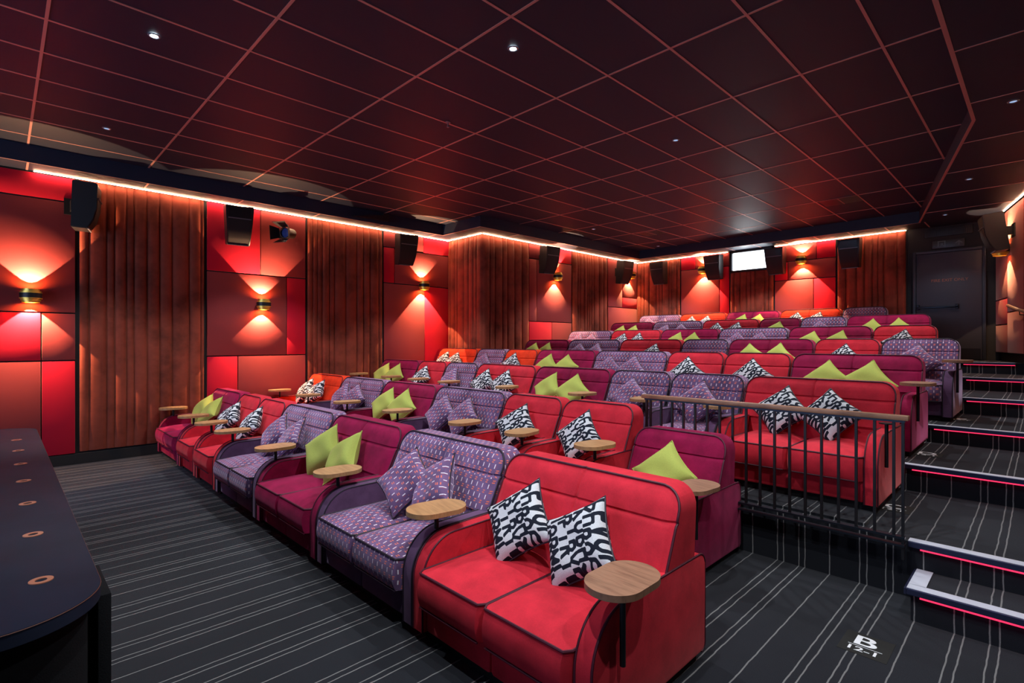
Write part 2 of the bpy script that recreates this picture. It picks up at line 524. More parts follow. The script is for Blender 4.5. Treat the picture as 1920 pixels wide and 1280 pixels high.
while True:
    xx = -.93 - .3728 * k
    if xx < CX0: break
    ytop = CY1 if xx > CX1 else CY0
    add_box(bm, xx * U - w, xx * U + w, YF * U, ytop * U, CEI * U - .0045, CEI * U + .002)
    if xx > XJ + .05: add_box(bm, xx * U - w, xx * U + w, CY1 * U, (YB - wl) * U, SOF * U - .0045, SOF * U + .002)
    k += 1
add_box(bm, -.558 * U - w, -.558 * U + w, YF * U, 5.4 * U, CEI * U - .0045, CEI * U + .002)
link('ceiling_joints', tomesh(bm, 'ceiling_joints', smooth=False), MAT['gridbar'], ceil)
# thin trim where the bulkhead ends
bm = bmesh.new()
def edge_strip(p, q, wd=.02, z=SOF * U):
    p, q = Vector((p[0] * U, p[1] * U, z)), Vector((q[0] * U, q[1] * U, z))
    d = (q - p).normalized(); nn = Vector((-d.y, d.x, 0)) * wd * .5
    vs = [bm.verts.new(v) for v in (p + nn, q + nn, q - nn, p - nn)]
    up = [bm.verts.new(v.co + Vector((0, 0, -.005))) for v in vs]
    bm.faces.new(vs); bm.faces.new(up[::-1])
    for i in range(4): bm.faces.new((vs[i], vs[(i + 1) % 4], up[(i + 1) % 4], up[i]))
for p, q in zip(inner, inner[1:]): edge_strip(p, q, .03 if p[0] > -1 else .012)
tag(link('trim_1', tomesh(bm, 'trim_1', smooth=False), MAT['gridbar']), 'thin copper red edging of the dropped bulkhead', kind='structure')

# warm LED line above the wall cladding
def cove(p, q, label, off):
    p, q = Vector((p[0] * U, p[1] * U, 0)), Vector((q[0] * U, q[1] * U, 0))
    d = (q - p); L = d.length; d.normalize()
    bm = bmesh.new(); add_box(bm, 0, L, -.005, .005, -.0025, .0025)
    me = tomesh(bm, 'cove_light', smooth=False)
    mt = Matrix.Identity(4); mt.col[0][:3] = d; mt.col[1][:3] = (-d.y, d.x, 0)
    me.transform(mt)
    o = link('cove_light', me, MAT['cove'], None, (p.x + off[0], p.y + off[1], SOF * U - .012))
    tag(o, label, 'light', 'warm cove light lines')
e = .07
cove((XL, .19), (XL, YJ - .03), 'warm glowing light line along the top of the front left wall', (e, 0))
cove((XL + .03, YJ), (XJ + .03, YJ), 'short warm light line over the inward step of the left wall', (0, -e))
cove((XJ, YJ - .03), (XJ, YB - .03), 'warm light line along the top of the rear left wall', (e, 0))
cove((XJ + .03, YB), (-3.285, YB), 'warm light line on the back wall left of the projection window', (0, -e))
cove((-2.63, YB), (-1.15, YB), 'warm light line on the back wall right of the projection window', (0, -e))
cove((xr(7.3), 7.3), (xr(3.0), 3.0), 'warm light line along the top of the right wall', (-e, 0))

# ------------------------------------------------------------------ sofas
ARM = .095
def arm_profile(h=.575, d=1.0, z0=.055):
    pts = [(0.0, z0), (0.0, .33)]
    for i in range(1, 13):
        t = PI / 2 * i / 12
        pts.append((.23 - .23 * math.cos(t), .33 + (h - .33) * math.sin(t)))
    pts.append((.5, h + .003))
    for i in range(0, 7):
        t = PI / 2 * i / 6
        pts.append((d - .06 + .06 * math.sin(t), h - .06 + .06 * math.cos(t)))
    for i in range(0, 5):
        t = PI / 2 * i / 4
        pts.append((d - .04 + .04 * math.cos(t), z0 + .04 - .04 * math.sin(t)))
    return pts

def smooth01(t): t = max(0, min(1, t)); return t * t * (3 - 2 * t)

def back_mesh(W, dbl):
    """leaning back cushion with rounded upper corners and stitched channels, plus the block below between the arms"""
    bm = bmesh.new()
    x0, x1, z0, z1, r = .012, W - .012, .572, .952, .115
    mid = W / 2
    xs = {x0, x0 + .012, x0 + .03, x1, x1 - .012, x1 - .03}
    nx = int((x1 - x0) / .035)
    for i in range(nx + 1): xs.add(round(x0 + (x1 - x0) * i / nx, 4))
    if dbl:
        for d in (-.02, -.008, 0, .008, .02): xs.add(mid + d)
    xs = sorted(xs)
    seams = (.79,)
    zs = {z0, z1, z1 - .012, z1 - .03}
    for i in range(13): zs.add(round(z0 + (z1 - z0) * i / 12, 4))
    for s_ in seams:
        for d in (-.012, -.005, 0, .005, .012): zs.add(s_ + d)
    zs = sorted(zs)
    def yf(z): return .605 + (z - .57) * .48
    def warp(x, z):
        cx = None
        if z > z1 - r:
            if x < x0 + r: cx = x0 + r
            elif x > x1 - r: cx = x1 - r
        if cx is None: return x, z
        a, b_ = (x - cx) / r, (z - (z1 - r)) / r
        m = max(abs(a), abs(b_)); L = math.hypot(a, b_)
        if L < 1e-6: return x, z
        return cx + a / L * m * r, (z1 - r) + b_ / L * m * r
    def depth(x, z):
        e_ = min((x - x0), (x1 - x), (z1 - z) * 1.0, .06) / .06
        d = .028 * smooth01(e_)
        for s_ in seams: d -= .012 * math.exp(-((z - s_) / .007) ** 2)
        if dbl: d -= .012 * math.exp(-((x - mid) / .008) ** 2)
        return d
    F, R = [], []
    for x in xs:
        f, b_ = [], []
        for z in zs:
            wx, wz = warp(x, z)
            f.append(bm.verts.new((wx, yf(wz) - depth(x, z), wz)))
            b_.append(bm.verts.new((wx + (.004 if wx < mid else -.004) * 0, .895 + (wz - .57) * .08, wz)))
        F.append(f); R.append(b_)
    nX, nZ = len(xs), len(zs)
    for i in range(nX - 1):
        for j in range(nZ - 1):
            bm.faces.new((F[i][j], F[i + 1][j], F[i + 1][j + 1], F[i][j + 1]))
            bm.faces.new((R[i][j], R[i][j + 1], R[i + 1][j + 1], R[i + 1][j]))
    loop = [(i, 0) for i in range(nX)] + [(nX - 1, j) for j in range(1, nZ)] + [(i, nZ - 1) for i in range(nX - 2, -1, -1)] + [(0, j) for j in range(nZ - 2, 0, -1)]
    mids = {}
    rings = [[F[i][j] for i, j in loop]]
    for t in (.5, .93):
        ring = []
        for i, j in loop:
            p = F[i][j].co.lerp(R[i][j].co, t)
            ring.append(bm.verts.new(p))
        rings.append(ring)
    rings.append([R[i][j] for i, j in loop])
    for A, B in zip(rings, rings[1:]):
        for k_ in range(len(loop)):
            q = (k_ + 1) % len(loop)
            bm.faces.new((A[k_], B[k_], B[q], A[q]))
    outline = []
    for i, j in loop:
        c = F[i][j].co
        outline.append((c.x, c.y, c.z))
    # lower part between the arms
    add_prism(bm, [(.50, .36), (.60, .58), (.985, .575), (.985, .1), (.9, .1)], ARM + .006, W - ARM - .006, axis='x', bev=.012)
    me = tomesh(bm, 'backrest', uv=True)
    # piping from the left foot over the top to the right foot
    start = [p for p in outline]
    k0 = nX - 1
    path = [outline[(k0 + t) % len(outline)] for t in range(len(outline) - nX + 2)]
    bm = bmesh.new()
    add_tube(bm, [(p[0], p[1] - .004, p[2]) for p in path], .0065, 6)
    pm = tomesh(bm, 'piping')
    return me, pm

def seat_mesh(x0, x1):
    bm = bmesh.new()
    y0, y1 = -.035, .60
    zt, zb = .415, .235
    nx, ny = 16, 18
    def co(i, j, top):
        a, b_ = i / nx, j / ny
        x = x0 + (x1 - x0) * a; y = y0 + (y1 - y0) * b_
        # round the front corners a little
        r = .03
        if y < y0 + r:
            t = (r - (y - y0)) / r
            lim = r * (1 - math.sqrt(max(0, 1 - t * t))) * .8
            x = min(max(x, x0 + lim), x1 - lim)
        ex = min(a, 1 - a) * 2; ey = min(b_ * 2.2, (1 - b_) * 2.2, 1)
        crown = .05 * (1 - (1 - ex) ** 2.4) * (1 - (1 - min(1, b_ * 2.4)) ** 2.2)
        return Vector((x, y, zt + crown)) if top else Vector((x, y, zb - .004))
    Tp = [[bm.verts.new(co(i, j, True)) for j in range(ny + 1)] for i in range(nx + 1)]
    Bt = [[bm.verts.new(co(i, j, False)) for j in range(ny + 1)] for i in range(nx + 1)]
    for i in range(nx):
        for j in range(ny):
            bm.faces.new((Tp[i][j], Tp[i + 1][j], Tp[i + 1][j + 1], Tp[i][j + 1]))
            bm.faces.new((Bt[i][j], Bt[i][j + 1], Bt[i + 1][j + 1], Bt[i + 1][j]))
    loop = [(i, 0) for i in range(nx + 1)] + [(nx, j) for j in range(1, ny + 1)] + [(i, ny) for i in range(nx - 1, -1, -1)] + [(0, j) for j in range(ny - 1, 0, -1)]
    cx, cy = (x0 + x1) / 2, (y0 + y1) / 2
    rings = [[Tp[i][j] for i, j in loop]]
    nr = 6
    for t in range(1, nr):
        tt = t / nr
        ring = []
        for i, j in loop:
            p = Tp[i][j].co.lerp(Bt[i][j].co, tt)
            bul = .022 * math.sin(PI * tt) ** .8
            if j == 0 or j < 3: p.y -= bul
            ring.append(bm.verts.new(p))
        rings.append(ring)
    rings.append([Bt[i][j] for i, j in loop])
    for A, B in zip(rings, rings[1:]):
        for k_ in range(len(loop)):
            q = (k_ + 1) % len(loop)
            bm.faces.new((A[k_], B[k_], B[q], A[q]))
    top = [Tp[i][j].co.copy() for i, j in loop]
    fr = [Bt[i][0].co.copy() for i in range(nx + 1)]
    me = tomesh(bm, 'seat_cushion', uv=True)
    bm = bmesh.new()
    add_tube(bm, [p + Vector((0, -.002, .001)) for p in top], .0065, 6, closed=True)
    add_tube(bm, [p + Vector((0, -.004, 0)) for p in fr], .006, 6)
    return me, tomesh(bm, 'piping')

def table_meshes(long_post):
    bm = bmesh.new()
    r, s = .125, .06
    pts = []
    for i in range(25): t = -PI / 2 + PI * i / 24; pts.append((-r * math.sin(t), s + r * math.cos(t)))
    for i in range(25): t = PI / 2 + PI * i / 24; pts.append((-r * math.sin(t), -s + r * math.cos(t)))
    add_prism(bm, pts, .678, .706, bev=.003)
    top = tomesh(bm, 'table_top')
    bm = bmesh.new()
    add_lathe(bm, [(.05, .668), (.05, .6765)], 20)
    if long_post:
        add_lathe(bm, [(.013, .33), (.013, .67)], 12, center=(0, 0, 0))
        bm2 = None
    else:
        add_lathe(bm, [(.014, .576), (.014, .67)], 12)
    return top, tomesh(bm, 'table_post')
TABLE = {k: table_meshes(k) for k in (False, True)}

CACHE = {}
def sofa_meshes(W, dbl):
    key = (round(W, 3), dbl)
    if key in CACHE: return CACHE[key]
    d = {}
    prof = arm_profile()
    for side, xa in (('l', .002), ('r', W - ARM - .002)):
        bm = bmesh.new(); add_prism(bm, prof, xa, xa + ARM, axis='x', bev=.010, seg=2)
        me = tomesh(bm, 'arm', uv=True)
        bm = bmesh.new()
        for xe in (xa + .004, xa + ARM - .004):
            add_tube(bm, [(xe, p[0], p[1]) for p in prof], .006, 6)
        d[side] = (me, tomesh(bm, 'piping'))
    bm = bmesh.new()
    xa, xb = ARM + .004, W - ARM - .004
    if dbl:
        add_box(bm, xa, W / 2 - .002, .02, .96, .06, .232, bev=.018); add_box(bm, W / 2 + .002, xb, .02, .96, .06, .232, bev=.018)
    else:
        add_box(bm, xa, xb, .02, .96, .06, .232, bev=.018)
    d['base'] = tomesh(bm, 'base', uv=True)
    d['plinth'] = box_mesh('plinth', .03, W - .03, .06, .95, 0, .06)
    d['seats'] = [seat_mesh(xa + .002, W / 2 - .003), seat_mesh(W / 2 + .003, xb - .002)] if dbl else [seat_mesh(xa + .002, xb - .002)]
    d['back'] = back_mesh(W, dbl)
    CACHE[key] = d
    return d

CLONE = {}
def with_mat(me, mat):
    key = (me.name, mat)
    if key not in CLONE:
        c = me.copy(); c.materials.clear(); c.materials.append(MAT[mat]); CLONE[key] = c
    return CLONE[key]

LOOK = {  # colour key: (soft parts, frame parts, piping, words)
 'R': ('coral', 'coral', 'pipe_red', 'coral red velvet'),
 'O': ('warmlit_coral', 'warmlit_coral', 'pipe_red', 'warm-lit coral red velvet'),
 'M': ('magenta', 'magenta', 'pipe_mag', 'dark magenta velvet'),
 'P': ('dash', 'plum', 'pipe_plum', 'purple dash-patterned'),
}
ORD = ['', 'first', 'second', 'third', 'fourth', 'fifth', 'sixth', 'seventh', 'eighth']
ROWN = dict(A='front', B='second', C='third', D='fourth', E='fifth', F='sixth', G='seventh', H='back')

def make_sofa(x0, x1, y, z, c, dbl, label, tables):
    W = x1 - x0
    soft, frame, pipe, words = LOOK[c]
    d = sofa_meshes(W, dbl)
    t = thing('sofa' if dbl else 'armchair', label, 'sofa' if dbl else 'armchair', (x0, y, z), 0, 'two-seat sofas in the tiered rows' if dbl else 'single armchairs in the tiered rows')
    def part(name, me, mat, par): return link(name, with_mat(me, mat), (), par)
    for s in 'lr':
        a = part('arm', d[s][0], frame, t); part('piping', d[s][1], pipe, a)
    part('base', d['base'], frame, t); part('plinth', d['plinth'], 'plinth', t)
    for me, pm in d['seats']:
        a = part('seat_cushion', me, soft, t); part('piping', pm, pipe, a)
    a = part('backrest', d['back'][0], soft, t); part('piping', d['back'][1], pipe, a)
    for side, lp in tables:
        tm, pm = TABLE[lp]
        xx = W + (.022 if lp else -.012) if side == 'r' else ARM / 2 + .06
        if tm is None: continue
        a = part('table_top', tm, 'walnut' if lp else 'oak', t)
        a.location = (xx, .18, 0); a['label'] = 'small wooden table top on a black post'
        a.rotation_euler = (0, 0, math.radians(random.uniform(-12, 12)))
        q = part('table_post', pm, 'blackmetal', a)
    return t

# ------------------------------------------------------------------ scatter cushions
GLY = {  # bold letter strokes in a 1 x 1.6 box
 'J': [[(.8, 1.6), (.8, .5), (.6, .1), (.3, .1), (.1, .4)]],
 'A': [[(.1, 0), (.1, 1.2), (.35, 1.5), (.65, 1.5), (.9, 1.2), (.9, 0)], [(.1, .7), (.9, .7)]],
 'M': [[(.05, 0), (.05, 1.5), (.5, .7), (.95, 1.5), (.95, 0)]],
 'P': [[(.15, 0), (.15, 1.5), (.7, 1.5), (.9, 1.2), (.7, .8), (.15, .8)]],
 'R': [[(.15, 0), (.15, 1.5), (.7, 1.5), (.9, 1.2), (.7, .8), (.15, .8)], [(.5, .8), (.9, 0)]],
 'E': [[(.9, 1.5), (.15, 1.5), (.15, .08), (.9, .08)], [(.15, .8), (.75, .8)]],
 'B': [[(.15, .05), (.15, 1.5), (.7, 1.5), (.85, 1.15), (.6, .8), (.15, .8)], [(.6, .8), (.9, .45), (.7, .05), (.15, .05)]],
 'U': [[(.1, 1.6), (.1, .4), (.35, .1), (.65, .1), (.9, .4), (.9, 1.6)]],
 'K': [[(.15, 0), (.15, 1.6)], [(.9, 1.6), (.2, .8), (.9, 0)]],
 'Y': [[(.05, 1.6), (.5, .8), (.95, 1.6)], [(.5, .8), (.5, 0)]],
 'L': [[(.2, 1.6), (.2, .08), (.9, .08)]],
 'I': [[(.5, 0), (.5, 1.6)]], 'S': [[(.9, 1.3), (.6, 1.5), (.2, 1.4), (.15, 1.0), (.85, .6), (.8, .15), (.4, .05), (.1, .3)]],
 'V': [[(.05, 1.6), (.5, .05), (.95, 1.6)]],
}
def seg_d(px, py, a, b_):
    vx, vy = b_[0] - a[0], b_[1] - a[1]
    L = vx * vx + vy * vy
    t = 0 if L == 0 else max(0, min(1, ((px - a[0]) * vx + (py - a[1]) * vy) / L))
    return math.hypot(px - a[0] - t * vx, py - a[1] - t * vy)
ROWS_TXT = ['JARMLE', 'APIRYB', 'EKUBAS', 'MLEVUP', 'YBRAIK']
def ink(u, v):
    """distance to the nearest stroke of the sliced lettering; u,v in 0..1"""
    rh = 1 / 3.5
    row = int(v / rh); row = min(4, row)
    vv = (v - row * rh) / rh                     # 0..1 in the row
    gy = vv * 1.75 - .05
    shift = (.035 if vv > .52 else -.02) + row * .07
    cw = .20
    uu = (u + shift) / cw
    best = 9
    for k_ in (int(math.floor(uu)) - 1, int(math.floor(uu)), int(math.floor(uu)) + 1):
        ch = ROWS_TXT[row][k_ % 6]
        lx = (uu - k_) * 1.22 - .05
        for st in GLY[ch]:
            for a, b_ in zip(st, st[1:]):
                best = min(best, math.hypot(0, seg_d(lx, gy, a, b_)))
    return best - .17

def cushion_mesh(style, S=.40):
    n = 60 if style == 'letters' else 22
    bm = bmesh.new()
    h = S / 2
    lay = bm.verts.layers.float.new('ink')
    def co(i, j, s):
        a, b_ = 2 * i / n - 1, 2 * j / n - 1
        x = a * h * (1 - .12 * (1 - b_ * b_)); y = b_ * h * (1 - .12 * (1 - a * a))
        t = .078 * max(0, (1 - a ** 4) * (1 - b_ ** 4)) ** .55
        t *= 1 - .12 * math.sin(3 * a + 1) * math.cos(4 * b_)
        return Vector((x, -s * t, y))          # faces -y
    G = {}
    for s in (1, -1):
        for i in range(n + 1):
            for j in range(n + 1):
                edge = i in (0, n) or j in (0, n)
                if edge and s == -1: G[(s, i, j)] = G[(1, i, j)]; continue
                v = bm.verts.new(co(i, j, s))
                if style == 'letters': v[lay] = ink(i / n, j / n)
                G[(s, i, j)] = v
    for s in (1, -1):
        for i in range(n):
            for j in range(n):
                q = [G[(s, i, j)], G[(s, i + 1, j)], G[(s, i + 1, j + 1)], G[(s, i, j + 1)]]
                bm.faces.new(q if s == 1 else q[::-1])
    rim = [G[(1, i, 0)].co.copy() for i in range(n)] + [G[(1, n, j)].co.copy() for j in range(n)] + [G[(1, i, n)].co.copy() for i in range(n, 0, -1)] + [G[(1, 0, j)].co.copy() for j in range(n, 0, -1)]
    me = tomesh(bm, 'cushion', uv=True)
    bm = bmesh.new(); add_tube(bm, rim[::(3 if n == 60 else 1)], .0055, 6, closed=True)
    return me, tomesh(bm, 'piping')
CUSH = {'lime': cushion_mesh('lime'), 'letters': cushion_mesh('letters'), 'dash': cushion_mesh('dash')}
CW = {'lime': 'lime green', 'letters': 'black and white letter-print', 'dash': 'purple dash-patterned'}
CG = {'lime': 'lime green scatter cushions', 'letters': 'black and white letter-print scatter cushions', 'dash': 'purple dash-patterned scatter cushions'}
CPIPE = {'lime': 'lime', 'letters': 'pipe_plum', 'dash': 'pipe_plum'}

def make_cushion(style, pos, rot, yaw, lean, label):
    t = thing('scatter_cushion', label, 'cushion', pos, 0, CG[style])
    t.rotation_euler = (Matrix.Rotation(yaw, 3, 'Z') @ Matrix.Rotation(-lean, 3, 'X') @ Matrix.Rotation(rot, 3, 'Y')).to_euler()
    me, pm = CUSH[style]
    link('cover', with_mat(me, style), (), t)
    link('piping', with_mat(pm, CPIPE[style]), (), t)
    return t

Dd, Ss = .755, .487
rows = {}
def fromright(x, spec):
    out = []
    for c, dbl in spec:
        w_ = Dd if dbl else Ss
        out.append((x - w_, x, c, dbl)); x -= w_
    return out[::-1]
rows['A'] = fromright(-.744, [('R', 1), ('P', 1), ('M', 1), ('P', 1), ('R', 0), ('R', 0), ('M', 1)])
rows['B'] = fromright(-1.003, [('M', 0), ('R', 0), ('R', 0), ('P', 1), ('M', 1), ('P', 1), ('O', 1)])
rows['C'] = fromright(-.512, [('R', 1), ('P', 0), ('P', 0), ('M', 1), ('R', 1), ('P', 0), ('R', 0), ('M', 1)])
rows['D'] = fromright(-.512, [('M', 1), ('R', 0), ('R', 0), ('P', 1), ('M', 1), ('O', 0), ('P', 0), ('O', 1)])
def xs_(l, spec): return [(a, b_, c, dbl) for (a, b_), (c, dbl) in zip(zip(l, l[1:]), spec)]
rows['E'] = xs_([-4.79, -4.06, -3.32, -2.58, -2.10, -1.37, -.90, -.42], [('M', 1), ('P', 1), ('R', 1), ('P', 0), ('M', 1), ('R', 0), ('P', 0)])
rows['F'] = xs_([-4.77, -4.04, -3.31, -2.58, -1.85, -1.12, -.645], [('P', 1), ('R', 1), ('M', 1), ('P', 1), ('M', 1), ('R', 0)])
rows['G'] = xs_([-4.65, -3.925, -3.19, -2.46, -1.995, -1.53, -.795], [('M', 1), ('P', 1), ('R', 1), ('M', 0), ('P', 0), ('M', 1)])
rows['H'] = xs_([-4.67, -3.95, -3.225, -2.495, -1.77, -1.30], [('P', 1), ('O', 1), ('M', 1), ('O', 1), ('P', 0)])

for r, units in rows.items():
    nU = len(units)
    for i, (a, b_, c, dbl) in enumerate(units):
        rnd = random.Random(ord(r) * 31 + i)
        z = SEATZ[r] * U
        if r == 'B' and i == nU - 1: z = 0
        y = (1.0 + ROWOFF[r]) * U - (.055 if r in 'DH' else 0)
        x0, x1 = a * U + .004, b_ * U - .004
        seat = ORD[i + 1] if i < nU - 1 else ('last' if False else ORD[i + 1])
        kind = 'two-seat sofa' if dbl else 'armchair'
        place = f'{ROWN[r]} row, {ORD[i + 1]} from the left wall'
        if i == 0: place = f'{ROWN[r]} row, nearest the left wall'
        if i == nU - 1: place = f'{ROWN[r]} row, at its right-hand aisle end'
        label = f'{LOOK[c][3]} {kind} in the {place}'
        tb = []
        if (r, i) == ('C', 7): pass
        elif r in 'ABC':
            tb.append(('r', i == nU - 1))
            if i == 0: tb.append(('l', False))
        elif r in 'DE' and i == nU - 1: tb.append(('r', True))
        W = x1 - x0
        sf = make_sofa(x0, x1, y, z, c, bool(dbl), label, tb)
        if (r, i) == ('C', 7): link('table_post', with_mat(TABLE[True][1], 'blackmetal'), (), sf, (W + .018, .18, 0))
        style = {'R': 'letters', 'O': 'letters', 'M': 'lime', 'P': 'dash'}[c]
        if (r, i) in (('H', 4), ('E', 3)): continue
        spots = [.335, .655] if dbl else [.5]
        if (r, i) == ('E', 2): spots = [.62]
        for k_, fx in enumerate(spots):
            fx += rnd.uniform(-.02, .02)
            rot = math.radians(45 + rnd.uniform(-9, 9))
            yaw = math.radians(rnd.uniform(-10, 10)); lean = math.radians(33 + rnd.uniform(-3, 4))
            px, py, pz = x0 + W * fx, y + .485 + rnd.uniform(-.01, .01), z + .66
            if (r, i) == ('A', nU - 1):
                fx = (.31, .66)[k_]; rot = math.radians((50, 55)[k_]); yaw = math.radians((2, -4)[k_]); lean = math.radians(33); px = x0 + W * fx; pz -= .02; py -= .02
            if (r, i) == ('A', nU - 2):
                fx = (.40, .62)[k_]; rot = math.radians((38, 52)[k_]); yaw = math.radians((14, -10)[k_]); px = x0 + W * fx; py = y + (.45, .50)[k_]
            if (r, i) == ('A', nU - 3):
                fx = (.25, .56)[k_]; yaw = math.radians((12, -4)[k_]); px = x0 + W * fx
            which = '' if not dbl or len(spots) == 1 else ('left-hand ' if k_ == 0 else 'right-hand ')
            seatw = 'sofa' if dbl else 'armchair'
            pl = f'{ORD[i + 1]} from the left' if 0 < i < nU - 1 else ('nearest the left wall' if i == 0 else 'at the aisle end')
            make_cushion(style, (px, py, pz), rot, yaw, lean, f'{which}{CW[style]} cushion on the {ROWN[r]} row {seatw} {pl}')

# ------------------------------------------------------------------ aisle step nosings
def nosing(x0, x1, y, z, label, ret=False):
    t = thing('step_nosing', label, 'step edging', (x0, y, z), 0, 'lit metal nosings on the aisle steps')
    L = x1 - x0
    bm = bmesh.new()
    add_box(bm, 0, L, -.012, .062, 0, .006)
    if ret: add_box(bm, 0, .085, .058, .36, 0, .006)
    link('tread_strip', tomesh(bm, 'tread_strip', smooth=False), MAT['alu'], t)
    bm = bmesh.new()
    add_box(bm, 0, L, -.026, -.0005, -.032, .004, bev=.003)
    if ret: add_box(bm, -.012, -.0005, -.026, .36, -.032, .004)
    link('front_edge', tomesh(bm, 'front_edge', smooth=False), MAT['bluealu'], t)
    s = .06 if x0 < -.3 else 0.0
    l = link('led_strip', box_mesh('led_strip', .065, L, -.024, -.004, -.042, -.0335), MAT['ledred'], t)
    l['label'] = 'glowing red light line'
nosing(-.345 * U, xr(2.3) * U - .12, 2.33 * U, .115 * U + .001, 'pale metal step nosing with corner return on the lowest aisle step', True)
names = dict(C='level with the railing foot', D='beside the third row sofa arm', E='beside the fourth row sofa arm', F='beside the fifth row armchair', G='two steps below the fire exit landing', H='topmost, at the fire exit landing')
for k in ks:
    nosing(XEND[k] * U, xr(RISY[k]) * U - .06, RISY[k] * U, AISZ[k] * U + .001, 'pale metal step nosing with red light line, ' + names[k])

# ------------------------------------------------------------------ row markers on the carpet
def text_mesh(s, size, ext=.001, sx=1.0, bold=0.0):
    cu = bpy.data.curves.new('t', 'FONT')
    cu.body = s; cu.size = size; cu.extrude = ext; cu.offset = 0
    cu.align_x = 'CENTER'; cu.align_y = 'CENTER'
    o = bpy.data.objects.new('t', cu); COL.objects.link(o)
    bpy.context.view_layer.update()
    me = bpy.data.meshes.new_from_object(o.evaluated_get(bpy.context.evaluated_depsgraph_get()))
    bpy.data.objects.remove(o); bpy.data.curves.remove(cu)
    xs = [v.co.x for v in me.vertices]; ys = [v.co.y for v in me.vertices]
    me.transform(Matrix.Diagonal((sx, 1, 1, 1)) @ Matrix.Translation((-(min(xs) + max(xs)) / 2, -(min(ys) + max(ys)) / 2, 0)))
    me.materials.clear()
    if bold > 0:      # thicken the strokes with side-shifted copies
        bm = bmesh.new()
        for dx in (-bold, 0, bold):
            m2 = me.copy(); m2.transform(Matrix.Translation((dx, 0, dx * .02))); bm.from_mesh(m2); bpy.data.meshes.remove(m2)
        bm.to_mesh(me); bm.free()
    return me
for ch, x, y, z, lab in (('B', -.70, 3.45, 0, 'on the floor behind the front row end'), ('C', -.84, 5.10, AISZ['C'] * U, 'beside the foot of the third row sofa'),
                         ('D', -.80, 6.47, AISZ['D'] * U, 'beside the fourth row sofa arm'), ('E', -.68, 8.08, AISZ['E'] * U, 'beside the fifth row armchair')):
    t = thing('row_marker', f'white row letter {ch} set in the carpet {lab}', 'floor marker', (x, y, z), 0, 'row letters on the aisle carpet')
    link('inlay', box_mesh('inlay', -.11, .12, -.12, .13, 0, .0015), MAT['patch'], t)
    link('letter', text_mesh(ch, .16, .0006, 1.3, .004), MAT['white'], t, (0, .042, .003))
    link('letter_rule', box_mesh('letter_rule', -.075, .085, -.0275, -.0245, .0016, .003), MAT['white'], t)
    link('seat_numbers', text_mesh('12-1', .066, .0006, 1.35, .002), MAT['white'], t, (0, -.066, .0035))

# ------------------------------------------------------------------ railing
rx0, rx1, ry = -2.20 * 1.0, -.635, 2.49 * U
rx0 = -2.56
zt = 1.7 - .485
zb = AISZ['C'] * U
t = thing('railing', 'black metal balustrade with walnut handrail between second and third rows', 'railing', (rx0, ry, zb))
Lr = rx1 - rx0
link('handrail', box_mesh('handrail', -.03, Lr + .02, -.03, .03, zt - zb - .032, zt - zb, bev=.004), MAT['walnut'], t)['label'] = 'walnut handrail'
link('top_bar', box_mesh('top_bar', 0, Lr, -.022, .022, zt - zb - .046, zt - zb - .0325), MAT['steel'], t)
link('bottom_bar', box_mesh('bottom_bar', 0, Lr, -.022, .022, .035, .05), MAT['steel'], t)
nb = 18
for i in range(nb):
    link('baluster', box_mesh('baluster', -.007, .007, -.011, .011, .05, zt - zb - .046), MAT['blackmetal'], t, ((i + .5) / nb * Lr, 0, 0)) if False else None
bal = box_mesh('baluster', -.008, .008, -.010, .010, .05, zt - zb - .046)
for i in range(nb):
    link('baluster', bal, MAT['blackmetal'], t, (Lr - .008 - (i + 1) * .1066 + .053, 0, 0))
pm = box_mesh('post', -.008, .008, -.012, .012, -.1, zt - zb - .046)
for xx in (.012, Lr - .012): link('post', pm, MAT['blackmetal'], t, (xx, 0, 0))
link('fixing_plate', box_mesh('fixing_plate', 0, Lr, -.03, .02, -.012, .034 * 0 + .0005), MAT['steel'], t)

# handrail on the right wall
def at_r(y, off): # point near the right wall
    return Vector(((xr(y / U)) * U - off, y, 0))
hp = [at_r(y, .09) + Vector((0, 0, z)) for y, z in ((12.0, 1.7 + .60), (11.4, 1.7 + .50), (8.5, 1.7 + .13), (5.5, 1.7 - .26))]
t = thing('wall_handrail', 'sloping wooden handrail fixed along the right wall', 'handrail', hp[0])
bm = bmesh.new()
add_tube(bm, [p - hp[0] for p in hp], .026, 8)
link('rail', tomesh(bm, 'rail'), MAT['walnut'], t)
for f_ in (11.3, 9.0, 6.5):
    j = [q for q in range(3) if hp[q].y >= f_ >= hp[q + 1].y][0]
    tt = (hp[j].y - f_) / (hp[j].y - hp[j + 1].y)
    p = hp[j].lerp(hp[j + 1], tt) - hp[0]
    bm = bmesh.new(); add_tube(bm, [p + Vector((0, 0, -.02)), p + Vector((0, 0, -.07)), p + Vector((.075, 0, -.08))], .009, 6)
    link('bracket', tomesh(bm, 'bracket'), MAT['blackmetal'], t)

